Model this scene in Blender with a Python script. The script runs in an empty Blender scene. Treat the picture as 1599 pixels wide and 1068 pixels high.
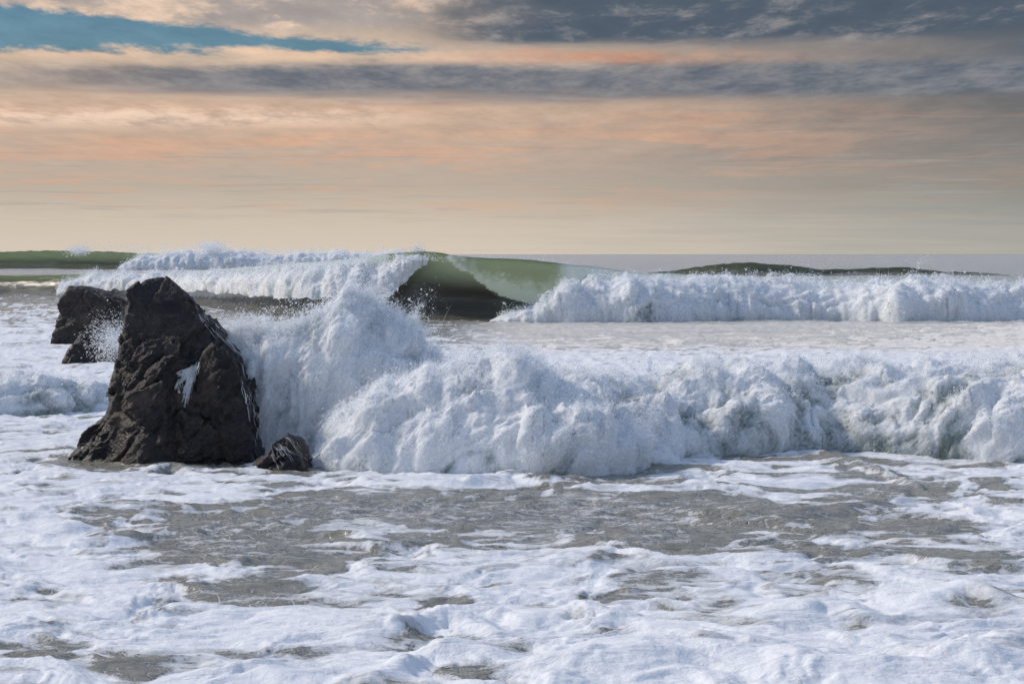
import bpy, math
import numpy as np
from mathutils import Vector
from mathutils.bvhtree import BVHTree

S = bpy.context.scene
COL = S.collection
R = math.radians
H_CAM, F, CX, HZ = 3.5, 1599 * 70 / 36, 799.5, 397.0      # eye height, focal length in photo pixels, centre, horizon

# ------------------------------------------------------------------ camera
cam = bpy.data.cameras.new('camera')
cam.lens, cam.sensor_width = 70, 36
cam.shift_y = -137 / 1599
cam.clip_start, cam.clip_end = 0.5, 60000
co = bpy.data.objects.new('camera', cam)
co.location = (0, 0, H_CAM)
co.rotation_euler = (R(90), 0, 0)
COL.objects.link(co)
S.camera = co

# ------------------------------------------------------------------ node helper
def lin(r, g, b):
    f = lambda c: (c / 12.92 if c <= .04045 else ((c + .055) / 1.055) ** 2.4)
    return tuple(f(c / 255) for c in (r, g, b))

class X:
    """a node socket (or number) with arithmetic that makes Math nodes"""
    nt = None
    def __init__(s, v): s.v = v
    @staticmethod
    def m(op, *a, clamp=False):
        n = X.nt.nodes.new('ShaderNodeMath'); n.operation = op; n.use_clamp = clamp
        for i, q in enumerate(a):
            q = q.v if isinstance(q, X) else q
            if isinstance(q, (int, float)): n.inputs[i].default_value = q
            else: X.nt.links.new(q, n.inputs[i])
        return X(n.outputs[0])
    def __add__(s, o): return X.m('ADD', s, o)
    __radd__ = __add__
    def __mul__(s, o): return X.m('MULTIPLY', s, o)
    __rmul__ = __mul__
    def __sub__(s, o): return X.m('SUBTRACT', s, o)
    def __rsub__(s, o): return X.m('SUBTRACT', o, s)
    def __truediv__(s, o): return X.m('DIVIDE', s, o)
    def __rtruediv__(s, o): return X.m('DIVIDE', o, s)
    def abs(s): return X.m('ABSOLUTE', s)

def sstep(v, a, b, lo=0.0, hi=1.0):
    n = X.nt.nodes.new('ShaderNodeMapRange'); n.interpolation_type = 'SMOOTHSTEP'
    for i, q in enumerate((v, a, b, lo, hi)):
        q = q.v if isinstance(q, X) else q
        if isinstance(q, (int, float)): n.inputs[i].default_value = q
        else: X.nt.links.new(q, n.inputs[i])
    return X(n.outputs[0])

def mix(fac, a, b, blend='MIX'):
    n = X.nt.nodes.new('ShaderNodeMix'); n.data_type = 'RGBA'; n.blend_type = blend
    for sock, q in ((n.inputs[0], fac), (n.inputs[6], a), (n.inputs[7], b)):
        q = q.v if isinstance(q, X) else q
        if isinstance(q, (int, float)): sock.default_value = q
        elif isinstance(q, tuple): sock.default_value = (*q[:3], 1)
        else: X.nt.links.new(q, sock)
    return X(n.outputs[2])

def vec(x, y, z=0.0):
    n = X.nt.nodes.new('ShaderNodeCombineXYZ')
    for i, q in enumerate((x, y, z)):
        q = q.v if isinstance(q, X) else q
        if isinstance(q, (int, float)): n.inputs[i].default_value = q
        else: X.nt.links.new(q, n.inputs[i])
    return X(n.outputs[0])

def noise(v, scale, detail=5, rough=.55, dist=0.0):
    n = X.nt.nodes.new('ShaderNodeTexNoise')
    n.inputs['Scale'].default_value = scale; n.inputs['Detail'].default_value = detail
    n.inputs['Roughness'].default_value = rough; n.inputs['Distortion'].default_value = dist
    if v is not None: X.nt.links.new(v.v, n.inputs['Vector'])
    return X(n.outputs['Fac'])

def ramp(v, stops):
    n = X.nt.nodes.new('ShaderNodeValToRGB'); cr = n.color_ramp
    while len(cr.elements) < len(stops): cr.elements.new(0.5)
    for e, (p, c) in zip(cr.elements, stops):
        e.position = p; e.color = (*c, 1)
    X.nt.links.new(v.v, n.inputs[0])
    return X(n.outputs[0])

# ------------------------------------------------------------------ sky
SUN_AZ, SUN_EL = -72.0, 36.0                # degrees; azimuth from the view direction (+Y), positive to the right
w = bpy.data.worlds.new('World'); S.world = w; w.use_nodes = True
X.nt = w.node_tree
X.nt.nodes.clear()
tc = X.nt.nodes.new('ShaderNodeTexCoord')
sp = X.nt.nodes.new('ShaderNodeSeparateXYZ')
X.nt.links.new(tc.outputs['Generated'], sp.inputs[0])
dx, dy, dz = (X(sp.outputs[i]) for i in range(3))
DEG = 180 / math.pi
el = X.m('ARCSINE', dz) * DEG
az = X.m('ARCTAN2', dx, dy) * DEG
az = az * sstep(az.abs(), 150, 50)          # no seam behind the camera
# cloud layers seen in perspective: the direction is projected on a high plane
inv = 1.0 / (X.m('MAXIMUM', dz, 0.0) + 0.025)
cu, cv = dx * inv, dy * inv
big = noise(vec(cu, cv), .42, 4, .5)
mid = noise(vec(cu * .9, cv * .42, 3.3), 1.5, 7, .62, .3)
fine = noise(vec(cu, cv * .36, 7.7), 4.2, 10, .68, .15)
streak = noise(vec(az * .13, (el + (big - .5) * 1.6 + (mid - .5) * .5) * 2.7, 1.7), 1.0, 6, .62, .3)
streak2 = noise(vec(az * .22, el * 7.0, 9.1), 1.0, 6, .6, .3)
e2 = el + (mid - .5) * .55 + (streak - .5) * .5 + (fine - .5) * .5
side = sstep(az + (big - .5) * 9, -4, 17)
T = lambda e: min(1, max(0, e / 30))
left = ramp(e2 / 30.0, [(T(0), lin(213, 200, 184)), (T(.9), lin(207, 193, 176)), (T(1.9), lin(189, 175, 160)), (T(2.9), lin(194, 172, 155)),
                        (T(4.0), lin(205, 177, 155)), (T(5.2), lin(195, 175, 158)), (T(6.8), lin(205, 184, 166)), (T(11), lin(176, 174, 176)), (1, lin(178, 184, 195))])
right = ramp(e2 / 30.0, [(T(0), lin(170, 168, 160)), (T(.9), lin(160, 160, 155)), (T(1.9), lin(139, 137, 132)), (T(2.9), lin(130, 128, 126)),
                         (T(4.0), lin(112, 113, 115)), (T(5.2), lin(98, 105, 112)), (T(6.8), lin(88, 99, 112)), (T(11), lin(105, 115, 128)), (1, lin(170, 178, 192))])
sky = mix(side, left, right)
# greenish clear air low down between peach veils
veil = sstep(streak * .72 + mid * .2 + fine * .08, .46, .62) * sstep(el, .9, 1.8) * sstep(el, 5.2, 3.6)
sky = mix(veil * sstep(az, 15, -2, .12, .55), sky, lin(220, 170, 140))
clear = sstep(streak2, .53, .66) * sstep(el, .7, 1.3) * sstep(el, 3.6, 2.6)
sky = mix(clear * .45, sky, lin(158, 164, 160))
# pale cumulus shelf low left
shelf_c = 3.85 + (az + 9) * .012 + (fine - .5) * .5
shelf = sstep((el - shelf_c).abs(), .42, .05) * sstep(az + (mid - .5) * 5, -1, -7)
sky = mix(shelf * .8, sky, mix(sstep(fine, .35, .6), lin(204, 180, 162), lin(236, 208, 186)))
# long dark band with lit edges
bc = 4.95 + az * .004 + (mid - .5) * .9 + (big - .5) * .8
bw = sstep(az, -15, 0, .55, .75)
band = sstep((e2 - bc).abs(), bw, bw * .3) * sstep(az, -17, -7, .28, .9)
sky = mix(band, sky, mix(sstep(fine, .35, .68), lin(92, 104, 119), lin(128, 130, 136)))
edge = sstep((el - (5.62 + (mid - .5) * .6 + (fine - .5) * .4)).abs(), .3, .06) * sstep(az, 10, 2)
sky = mix(edge * sstep(mid, .38, .6) * .85, sky, mix(sstep(az, -4, 2), lin(226, 194, 168), lin(203, 150, 124)))
# dark mottled deck at the upper right
deck = sstep(e2 + (big - .5) * 1.2, 5.75, 6.3) * sstep(az + (mid - .5) * 9, -6, 2)
dcol = mix(sstep(fine, .5, .72), lin(84, 96, 110), lin(138, 136, 138))
sky = mix(deck * sstep(el, 24, 10), sky, dcol)
# lit ragged cloud at the upper left, grey in its folds
rag = sstep(el, 6.2, 6.7) * sstep(az, 0, -5) * sstep(el, 22, 9)
sky = mix(rag * sstep(mid + (fine - .5) * .7, .60, .44) * .6, sky, lin(140, 142, 150))
sky = mix(rag * sstep(fine + (mid - .5) * .4, .5, .68) * .8, sky, lin(233, 204, 182))
# high up the deck breaks into grey-blue and pale cloud
hi = sstep(el, 8, 20)
bk = sstep(dy, .35, -.45)            # behind the camera the deck gives way to clear blue
sky = mix(bk * .9, sky, mix(sstep(el, 0, 40), lin(186, 200, 220), lin(116, 154, 208)))
sky = mix(hi * sstep(bk, 1, 0, .45, 1), sky, mix(sstep(mid + (big - .5) * .6, .35, .65), lin(122, 153, 202), lin(204, 212, 226)))
# blue openings: the real sky behind
st = X.nt.nodes.new('ShaderNodeTexSky'); st.sky_type = 'NISHITA'; st.sun_disc = False
st.sun_elevation = R(SUN_EL); st.sun_rotation = R(SUN_AZ)
st.altitude = 0; st.air_density = 1.0; st.dust_density = .4; st.ozone_density = 2.0
nish = mix(1.0, X(st.outputs[0]), (.032, .044, .050), 'MULTIPLY')
gc = 6.32 + (az + 14.4) * -.040 + (mid - .5) * .30
gw = sstep(az, -16, -2.2, .62, .07)
gap = sstep((el - gc).abs() + (fine - .5) * .9 + (mid - .5) * .35, gw + .13, gw - .10) * sstep(az, -1.8, -3.5)
holes = sstep(big + (mid - .5) * .5, .56, .64) * sstep(el, 13, 24) * .85
sky = mix(X.m('MAXIMUM', gap, holes), sky, nish)
sky = mix(1.0, sky, mix(sstep(el, 1.2, 4.5), (1, 1, 1), mix(fine, (.58, .61, .66), (1.42, 1.39, 1.34))), 'MULTIPLY')
sky = mix(sstep(dz, -.01, 0), lin(120, 124, 122), sky)
bg = X.nt.nodes.new('ShaderNodeBackground')
bg.inputs['Strength'].default_value = .1
skys = mix(1.0, sky, (10, 10, 10), 'MULTIPLY')
X.nt.links.new(skys.v, bg.inputs['Color'])
wo = X.nt.nodes.new('ShaderNodeOutputWorld')
X.nt.links.new(bg.outputs[0], wo.inputs[0])

# ------------------------------------------------------------------ sun
sl = bpy.data.lights.new('sun', 'SUN'); sl.energy = 3.0; sl.angle = R(6); sl.color = (1, .885, .765)
so = bpy.data.objects.new('sun', sl); COL.objects.link(so)
so.rotation_euler = (R(90 - SUN_EL), 0, R(180 - SUN_AZ))
S.view_settings.view_transform = 'Standard'; S.view_settings.look = 'None'
S.view_settings.exposure = 0; S.view_settings.gamma = 1
S.view_settings.use_curve_mapping = False
S.cycles.use_denoising = True
S.cycles.use_adaptive_sampling = True; S.cycles.adaptive_threshold = .025
S.cycles.max_bounces = 10; S.cycles.diffuse_bounces = 6; S.cycles.transmission_bounces = 6
S.cycles.transparent_max_bounces = 96; S.cycles.caustics_reflective = False; S.cycles.caustics_refractive = False
S.cycles_curves.shape = 'RIBBONS'

# ------------------------------------------------------------------ numeric noise
rs = np.random.RandomState(11)
PERM = np.tile(rs.permutation(256), 3).astype(np.int32)
G3 = rs.normal(size=(256, 3)).astype(np.float32); G3 /= np.linalg.norm(G3, axis=1)[:, None]
ga = rs.uniform(0, 2 * np.pi, 256); G2 = np.stack([np.cos(ga), np.sin(ga)], 1).astype(np.float32)
fade = lambda t: t * t * t * (t * (t * 6 - 15) + 10)

def pn2(x, y):
    x = np.asarray(x, np.float32); y = np.asarray(y, np.float32)
    xi = np.floor(x); yi = np.floor(y); xf = x - xi; yf = y - yi
    xi = xi.astype(np.int32) & 255; yi = yi.astype(np.int32) & 255
    u, v = fade(xf), fade(yf)
    def g(ix, iy, fx, fy):
        q = G2[PERM[PERM[ix] + iy]]
        return q[..., 0] * fx + q[..., 1] * fy
    a = g(xi, yi, xf, yf); b = g(xi + 1, yi, xf - 1, yf)
    c = g(xi, yi + 1, xf, yf - 1); d = g(xi + 1, yi + 1, xf - 1, yf - 1)
    top = a + u * (b - a); bot = c + u * (d - c)
    return (top + v * (bot - top)) * 1.45

def pn3(p):
    p = np.asarray(p, np.float32)
    i = np.floor(p); f = p - i; i = i.astype(np.int32) & 255
    w_ = fade(f); out = 0
    for a in (0, 1):
        wx = w_[..., 0] if a else 1 - w_[..., 0]
        pa = PERM[i[..., 0] + a]
        for b in (0, 1):
            wy = w_[..., 1] if b else 1 - w_[..., 1]
            pb = PERM[pa + i[..., 1] + b]
            for c in (0, 1):
                wz = w_[..., 2] if c else 1 - w_[..., 2]
                q = G3[PERM[pb + i[..., 2] + c]]
                out = out + wx * wy * wz * (q[..., 0] * (f[..., 0] - a) + q[..., 1] * (f[..., 1] - b) + q[..., 2] * (f[..., 2] - c))
    return out * 1.5

def fbm2(x, y, o=4, lac=2.03, gain=.5):
    s = 0; a = 1; t = 0
    for k in range(o):
        s = s + a * pn2(x + 17.3 * k, y - 9.1 * k); t += a; a *= gain; x = x * lac; y = y * lac
    return s / t

def bil2(x, y, o=3, lac=2.1, gain=.5):
    s = 0; a = 1; t = 0
    for k in range(o):
        s = s + a * np.abs(pn2(x + 7.7 * k, y + 3.1 * k)); t += a; a *= gain; x = x * lac; y = y * lac
    return s / t

def fbm3(p, o=4, lac=2.03, gain=.5):
    s = 0; a = 1; t = 0; p = np.asarray(p, np.float32)
    for k in range(o):
        s = s + a * pn3(p + 13.7 * k); t += a; a *= gain; p = p * lac
    return s / t

def bil3(p, o=4, lac=2.1, gain=.55):
    s = 0; a = 1; t = 0; p = np.asarray(p, np.float32)
    for k in range(o):
        s = s + a * np.abs(pn3(p + 5.3 * k)); t += a; a *= gain; p = p * lac
    return s / t

def st_(v, a, b):
    t = np.clip((v - a) / (b - a), 0, 1)
    return t * t * (3 - 2 * t)

def at(px, py, Y):
    """photo pixel and distance -> world point"""
    return ((px - CX) / F * Y, Y, H_CAM - (py - HZ) / F * Y)

# ------------------------------------------------------------------ object helpers
def link(name, data, mat=None, parent=None):
    o = bpy.data.objects.new(name, data); COL.objects.link(o)
    if mat: data.materials.append(mat)
    if parent: o.parent = parent
    return o

def tag(o, label=None, cat=None, group=None, kind=None):
    if label: o['label'] = label
    if cat: o['category'] = cat
    if group: o['group'] = group
    if kind: o['kind'] = kind
    return o

def thing(name, label, cat, group=None):
    o = bpy.data.objects.new(name, None); COL.objects.link(o)
    o.empty_display_size = .3
    return tag(o, label, cat, group)

def grid_mesh(name, P, attrs=None, flip=False):
    """P (n, m, 3) -> mesh of quads"""
    n, m = P.shape[:2]
    idx = np.arange(n * m, dtype=np.int32).reshape(n, m)
    q = np.stack([idx[:-1, :-1], idx[:-1, 1:], idx[1:, 1:], idx[1:, :-1]], -1).reshape(-1, 4)
    if flip: q = q[:, ::-1]
    return poly_mesh(name, P.reshape(-1, 3), q, attrs)

def poly_mesh(name, V, Q, attrs=None, smooth=True):
    me = bpy.data.meshes.new(name)
    Q = np.ascontiguousarray(Q, np.int32); k = Q.shape[1]
    me.vertices.add(len(V)); me.vertices.foreach_set('co', np.ascontiguousarray(V, np.float32).ravel())
    me.loops.add(Q.size); me.loops.foreach_set('vertex_index', Q.ravel())
    me.polygons.add(len(Q)); me.polygons.foreach_set('loop_start', np.arange(0, Q.size, k, dtype=np.int32))
    me.update(calc_edges=True)
    if smooth: me.shade_smooth()
    for nm, arr in (attrs or {}).items():
        at_ = me.attributes.new(nm, 'FLOAT', 'POINT'); at_.data.foreach_set('value', np.ascontiguousarray(arr, np.float32).ravel())
    return me

def new_mat(name):
    m = bpy.data.materials.new(name); m.use_nodes = True
    X.nt = m.node_tree
    b = m.node_tree.nodes['Principled BSDF']
    return m, b

def attr(name):
    n = X.nt.nodes.new('ShaderNodeAttribute'); n.attribute_name = name
    return X(n.outputs['Fac'])

def pos():
    n = X.nt.nodes.new('ShaderNodeNewGeometry')
    return X(n.outputs['Position'])

def put(sock, v):
    v = v.v if isinstance(v, X) else v
    if isinstance(v, tuple): sock.default_value = (*v[:3], 1)
    elif isinstance(v, (int, float)): sock.default_value = v
    else: X.nt.links.new(v, sock)

def bump(h, strength, dist, base=None):
    n = X.nt.nodes.new('ShaderNodeBump'); n.inputs['Strength'].default_value = strength; n.inputs['Distance'].default_value = dist
    X.nt.links.new(h.v, n.inputs['Height'])
    if base is not None: X.nt.links.new(base.v, n.inputs['Normal'])
    return X(n.outputs[0])

# ------------------------------------------------------------------ materials
FOAM = (.84, .865, .89)
def water_nodes(b, foam, film, silt=(.245, .236, .188)):
    """murky water where foam = 0, white foam where 1"""
    p = pos()
    f1 = noise(p, 9, 5, .65); f2 = noise(p, 38, 4, .6)
    sx = X.nt.nodes.new('ShaderNodeVectorMath'); sx.operation = 'MULTIPLY'; sx.inputs[1].default_value = (.5, 2.6, 1)
    X.nt.links.new(p.v, sx.inputs[0])
    silk = noise(X(sx.outputs[0]), 3.0, 7, .65, .9)
    fr = foam + (f1 - .5) * .22 + (f2 - .5) * .14 + (silk - .5) * .5
    fo = sstep(fr, -.06, .06) * .5 + sstep(fr, -.05, .34) * .5
    # lacy nets where the foam is thinning out
    vo = X.nt.nodes.new('ShaderNodeTexVoronoi'); vo.feature = 'DISTANCE_TO_EDGE'; vo.inputs['Scale'].default_value = 5.5
    wv = X.nt.nodes.new('ShaderNodeMix'); wv.data_type = 'RGBA'; wv.blend_type = 'LINEAR_LIGHT'; wv.inputs[0].default_value = .12
    nz = X.nt.nodes.new('ShaderNodeTexNoise'); nz.inputs['Scale'].default_value = 2.5; X.nt.links.new(p.v, nz.inputs['Vector'])
    X.nt.links.new(p.v, wv.inputs[6]); X.nt.links.new(nz.outputs['Color'], wv.inputs[7]); X.nt.links.new(wv.outputs[2], vo.inputs['Vector'])
    lace = sstep(X(vo.outputs['Distance']) + (f2 - .5) * .04, .055, .0) * sstep(foam + (silk - .5) * .7, -.32, .0)
    fo = X.m('MAXIMUM', fo, lace * .6)
    py_ = X.nt.nodes.new('ShaderNodeSeparateXYZ'); X.nt.links.new(p.v, py_.inputs[0])
    milk = sstep(X(py_.outputs[1]), 120, 70) * sstep(silk + (noise(p, .7, 3, .5) - .5) * .5, .46, .72) * .48
    fo = X.m('MAXIMUM', fo, milk)
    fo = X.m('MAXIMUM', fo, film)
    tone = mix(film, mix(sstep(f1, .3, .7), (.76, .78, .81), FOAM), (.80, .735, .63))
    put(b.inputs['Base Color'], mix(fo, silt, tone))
    put(b.inputs['Roughness'], fo * .45 + .09)
    b.inputs['IOR'].default_value = 1.33
    put(b.inputs['Specular IOR Level'], fo * -.6 + .85)
    ps = X.nt.nodes.new('ShaderNodeVectorMath'); ps.operation = 'MULTIPLY'; ps.inputs[1].default_value = (.38, 1.15, 1)
    X.nt.links.new(p.v, ps.inputs[0])
    rip = noise(X(ps.outputs[0]), 3.2, 6, .6, .5)
    b0 = bump(noise(X(ps.outputs[0]), .5, 5, .65, .5) * (1.0 - fo * .9), 1.0, .22)
    b1 = bump(rip, .6, .13, b0)
    put(b.inputs['Normal'], bump((f2 * .6 + f1 + silk * 1.0) * (fo * .9 + .1), .6, .02, b1))
    return fo

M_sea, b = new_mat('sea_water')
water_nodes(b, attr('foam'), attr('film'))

def make_white(name, tint, trans, green):
    m, b = new_mat(name)
    p = pos()
    f1 = noise(p, 7, 6, .65, .5); f2 = noise(p, 30, 5, .65, .4)
    thin = sstep(attr('thin') + (f1 - .5) * .8 + (f2 - .5) * .35, .35, .75)
    put(b.inputs['Base Color'], mix(thin, tint, green))
    put(b.inputs['Roughness'], thin * -.4 + .7)
    b.inputs['Specular IOR Level'].default_value = .25
    put(b.inputs['Normal'], bump(f1 + f2 * .5, .35, .05))
    tr = X.nt.nodes.new('ShaderNodeBsdfTranslucent'); put(tr.inputs['Color'], mix(thin, (.82, .86, .88), (.35, .52, .42)))
    mx = X.nt.nodes.new('ShaderNodeMixShader'); mx.inputs[0].default_value = trans
    X.nt.links.new(b.outputs[0], mx.inputs[1]); X.nt.links.new(tr.outputs[0], mx.inputs[2])
    X.nt.links.new(mx.outputs[0], m.node_tree.nodes['Material Output'].inputs[0])
    return m
def make_spray(alpha):
    m, b = new_mat('spray')
    put(b.inputs['Base Color'], (.90, .92, .94)); b.inputs['Roughness'].default_value = .8; b.inputs['Specular IOR Level'].default_value = .2
    tr = X.nt.nodes.new('ShaderNodeBsdfTranslucent'); put(tr.inputs['Color'], (.88, .91, .93))
    mx = X.nt.nodes.new('ShaderNodeMixShader'); mx.inputs[0].default_value = .4
    X.nt.links.new(b.outputs[0], mx.inputs[1]); X.nt.links.new(tr.outputs[0], mx.inputs[2])
    tp = X.nt.nodes.new('ShaderNodeBsdfTransparent'); m2 = X.nt.nodes.new('ShaderNodeMixShader'); m2.inputs[0].default_value = alpha
    X.nt.links.new(tp.outputs[0], m2.inputs[1]); X.nt.links.new(mx.outputs[0], m2.inputs[2])
    X.nt.links.new(m2.outputs[0], m.node_tree.nodes['Material Output'].inputs[0])
    return m
M_white = make_white('whitewater', FOAM, .15, (.20, .25, .23))
M_spray = make_spray(.8)
def make_veil(flow, size):
    """see-through sheets of mist, their gaps drawn out along the flow"""
    m, b = new_mat('spray_veil')
    fl = Vector(flow).normalized()
    p = pos()
    dt = X.nt.nodes.new('ShaderNodeVectorMath'); dt.operation = 'DOT_PRODUCT'; dt.inputs[1].default_value = fl; X.nt.links.new(p.v, dt.inputs[0])
    sc = X.nt.nodes.new('ShaderNodeVectorMath'); sc.operation = 'SCALE'; sc.inputs[0].default_value = fl * -.84
    X.nt.links.new(dt.outputs['Value'], sc.inputs['Scale'])
    ad = X.nt.nodes.new('ShaderNodeVectorMath'); ad.operation = 'ADD'; X.nt.links.new(p.v, ad.inputs[0]); X.nt.links.new(sc.outputs[0], ad.inputs[1])
    q = X(ad.outputs[0])
    a = noise(q, 1.6 / size, 4, .55, .5) * .55 + noise(q, 6.5 / size, 5, .6, .6) * .45
    c = noise(q, 26 / size, 4, .6, .3)
    al = sstep(a + (c - .5) * .34 - attr('layer') * .075, .40, .64) * attr('edge') * .68
    b.inputs['Roughness'].default_value = .85; b.inputs['Specular IOR Level'].default_value = .15
    put(b.inputs['Base Color'], (.90, .92, .94))
    put(b.inputs['Normal'], bump(c + a * 1.2, .3, .06 * size))
    tr = X.nt.nodes.new('ShaderNodeBsdfTranslucent'); put(tr.inputs['Color'], (.88, .91, .93))
    mx = X.nt.nodes.new('ShaderNodeMixShader'); mx.inputs[0].default_value = .4
    X.nt.links.new(b.outputs[0], mx.inputs[1]); X.nt.links.new(tr.outputs[0], mx.inputs[2])
    tp = X.nt.nodes.new('ShaderNodeBsdfTransparent'); m2 = X.nt.nodes.new('ShaderNodeMixShader'); put(m2.inputs[0], al)
    X.nt.links.new(tp.outputs[0], m2.inputs[1]); X.nt.links.new(mx.outputs[0], m2.inputs[2])
    X.nt.links.new(m2.outputs[0], m.node_tree.nodes['Material Output'].inputs[0])
    return m

M_face, b = new_mat('wave_face')
thin = attr('thin'); p = pos()
f1 = noise(p, 1.1, 5, .6, .6)
fo = sstep(attr('foam') + (f1 - .5) * .5 + (noise(p, 5, 4, .6) - .5) * .35, -.05, .5)
put(b.inputs['Base Color'], mix(fo, mix(thin, (.105, .102, .084), (.125, .15, .10)), FOAM))
put(b.inputs['Roughness'], fo * .5 + .14)
b.inputs['IOR'].default_value = 1.33
sc_ = X.nt.nodes.new('ShaderNodeVectorMath'); sc_.operation = 'MULTIPLY'; sc_.inputs[1].default_value = (.5, 1, 1.6)
X.nt.links.new(p.v, sc_.inputs[0])
put(b.inputs['Normal'], bump(noise(X(sc_.outputs[0]), 1.6, 6, .6, .4), .35, .25, bump(noise(X(sc_.outputs[0]), .3, 4, .6, .3), .5, .9)))
tr = X.nt.nodes.new('ShaderNodeBsdfTranslucent'); put(tr.inputs['Color'], mix(fo, (.66, .73, .54), (.8, .85, .8)))
mx = X.nt.nodes.new('ShaderNodeMixShader'); put(mx.inputs[0], thin * .7)
X.nt.links.new(b.outputs[0], mx.inputs[1]); X.nt.links.new(tr.outputs[0], mx.inputs[2])
X.nt.links.new(mx.outputs[0], M_face.node_tree.nodes['Material Output'].inputs[0])

M_rock, b = new_mat('wet_rock')
p = pos()
n1 = noise(p, 1.6, 6, .6, .4); n2 = noise(p, 9, 6, .65); n3 = noise(p, 45, 4, .6)
vo = X.nt.nodes.new('ShaderNodeTexVoronoi'); vo.inputs['Scale'].default_value = 26; X.nt.links.new(p.v, vo.inputs['Vector'])
vd = X(vo.outputs['Distance'])
colr = mix(sstep(n1 + (n2 - .5) * .6, .35, .68), (.012, .010, .010), (.060, .044, .035))
colr = mix(sstep(n2 + (n3 - .5) * .5, .62, .74) * .6, colr, (.115, .092, .078))
muss = sstep(noise(p, 1.1, 4, .6, .8), .5, .58)
colr = mix(muss * sstep(vd, .5, .2) * .75, colr, (.012, .012, .016))
tide_ = X.nt.nodes.new('ShaderNodeSeparateXYZ'); X.nt.links.new(p.v, tide_.inputs[0])
wet = sstep(X(tide_.outputs[2]) + (n1 - .5) * 1.6 + (n2 - .5) * .4, .95, .55)
colr = mix(wet * .6, colr, mix(1.0, colr, (.42, .44, .46), 'MULTIPLY'))
v2 = X.nt.nodes.new('ShaderNodeTexVoronoi'); v2.inputs['Scale'].default_value = 48; X.nt.links.new(p.v, v2.inputs['Vector'])
barn = sstep(X(v2.outputs['Distance']), .26, .16) * sstep(noise(p, 1.9, 4, .65), .53, .62) * (1.0 - muss)
colr = mix(barn * .7, colr, (.17, .155, .14))
put(b.inputs['Base Color'], colr)
zz_ = X.nt.nodes.new('ShaderNodeSeparateXYZ'); X.nt.links.new(p.v, zz_.inputs[0])
put(b.inputs['Roughness'], n2 * .4 + sstep(X(zz_.outputs[2]) + (n1 - .5) * 2.5, .2, 1.4, .12, .34))
b.inputs['Specular IOR Level'].default_value = .4
put(b.inputs['Normal'], bump(n2 + n3 * .35 - vd * muss * .5, .9, .05))

# ------------------------------------------------------------------ the sea sheet
def interp2(px, py, xs, ys, tab):
    tab = np.asarray(tab, np.float32)
    fx = np.interp(px, xs, np.arange(len(xs))); fy = np.interp(py, ys, np.arange(len(ys)))
    i = np.minimum(fx.astype(int), len(xs) - 2); j = np.minimum(fy.astype(int), len(ys) - 2)
    u, v = fx - i, fy - j
    return (tab[j, i] * (1 - u) + tab[j, i + 1] * u) * (1 - v) + (tab[j + 1, i] * (1 - u) + tab[j + 1, i + 1] * u) * v

CXS = [-400, 0, 150, 400, 700, 1000, 1250, 1450, 1599, 2000]
CYS = [400, 430, 455, 475, 500, 520, 560, 640, 720, 745, 775, 800, 850, 890, 920, 960, 1010, 1066, 1300]
COV = [[.02] * 10,
       [.05] * 10,
       [.15, .15, .15, .15, .1, .1, .1, .1, .1, .1],
       [.40, .40, .40, .35, .25, .2, .2, .2, .2, .2],
       [.75, .75, .70, .40, .30, .3, .3, .3, .45, .5],
       [.80, .85, .85, .70, .42, .35, .5, .7, .85, .9],
       [.92, .92, .92, .90, .92, .95, .97, .97, .97, .95],
       [.80, .80, .80, .80, .95, .95, .95, .95, .95, .95],
       [.75, .72, .66, .72, .75, .60, .50, .60, .70, .75],
       [.85, .88, .80, .80, .72, .62, .55, .52, .75, .80],
       [.90, .92, .85, .66, .50, .50, .62, .55, .78, .80],
       [.92, .94, .80, .40, .30, .38, .50, .58, .75, .80],
       [.94, .95, .80, .40, .50, .35, .66, .75, .80, .80],
       [.92, .93, .86, .60, .80, .78, .80, .80, .75, .80],
       [.90, .92, .88, .74, .88, .86, .86, .84, .80, .80],
       [.90, .90, .92, .92, .84, .84, .90, .84, .74, .80],
       [.90, .88, .93, .94, .82, .88, .96, .95, .92, .90],
       [.88, .82, .80, .90, .78, .92, .96, .96, .96, .90],
       [.85] * 10]
PATCH = [(330, 832, 170, 22, .45), (560, 795, 190, 22, .4), (340, 858, 110, 16, .4), (480, 872, 130, 16, .3), (370, 912, 120, 18, .5),
         (790, 800, 170, 24, .35), (960, 805, 130, 26, .35), (1060, 850, 130, 26, .3), (660, 845, 55, 10, .4), (1180, 800, 90, 20, .3),
         (1430, 770, 90, 30, .15), (1310, 915, 60, 12, .35), (1420, 848, 60, 12, .5), (1540, 880, 70, 14, .4),
         (1520, 955, 80, 18, .22), (1450, 1020, 55, 9, .45), (700, 940, 45, 9, .6), (960, 935, 50, 8, .5), (885, 965, 40, 10, .6),
         (660, 1003, 70, 16, .22), (820, 995, 60, 12, .3), (200, 1040, 60, 14, .6), (60, 1032, 60, 14, .5), (90, 985, 70, 8, .4),
         (80, 915, 40, 9, .4), (30, 935, 35, 10, .5), (260, 950, 60, 8, .4), (720, 1050, 50, 12, .2), (1340, 985, 30, 8, .4),
         (170, 722, 80, 7, .5), (300, 724, 80, 7, .4), (440, 742, 70, 8, .4), (1100, 940, 60, 10, .35)]
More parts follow.
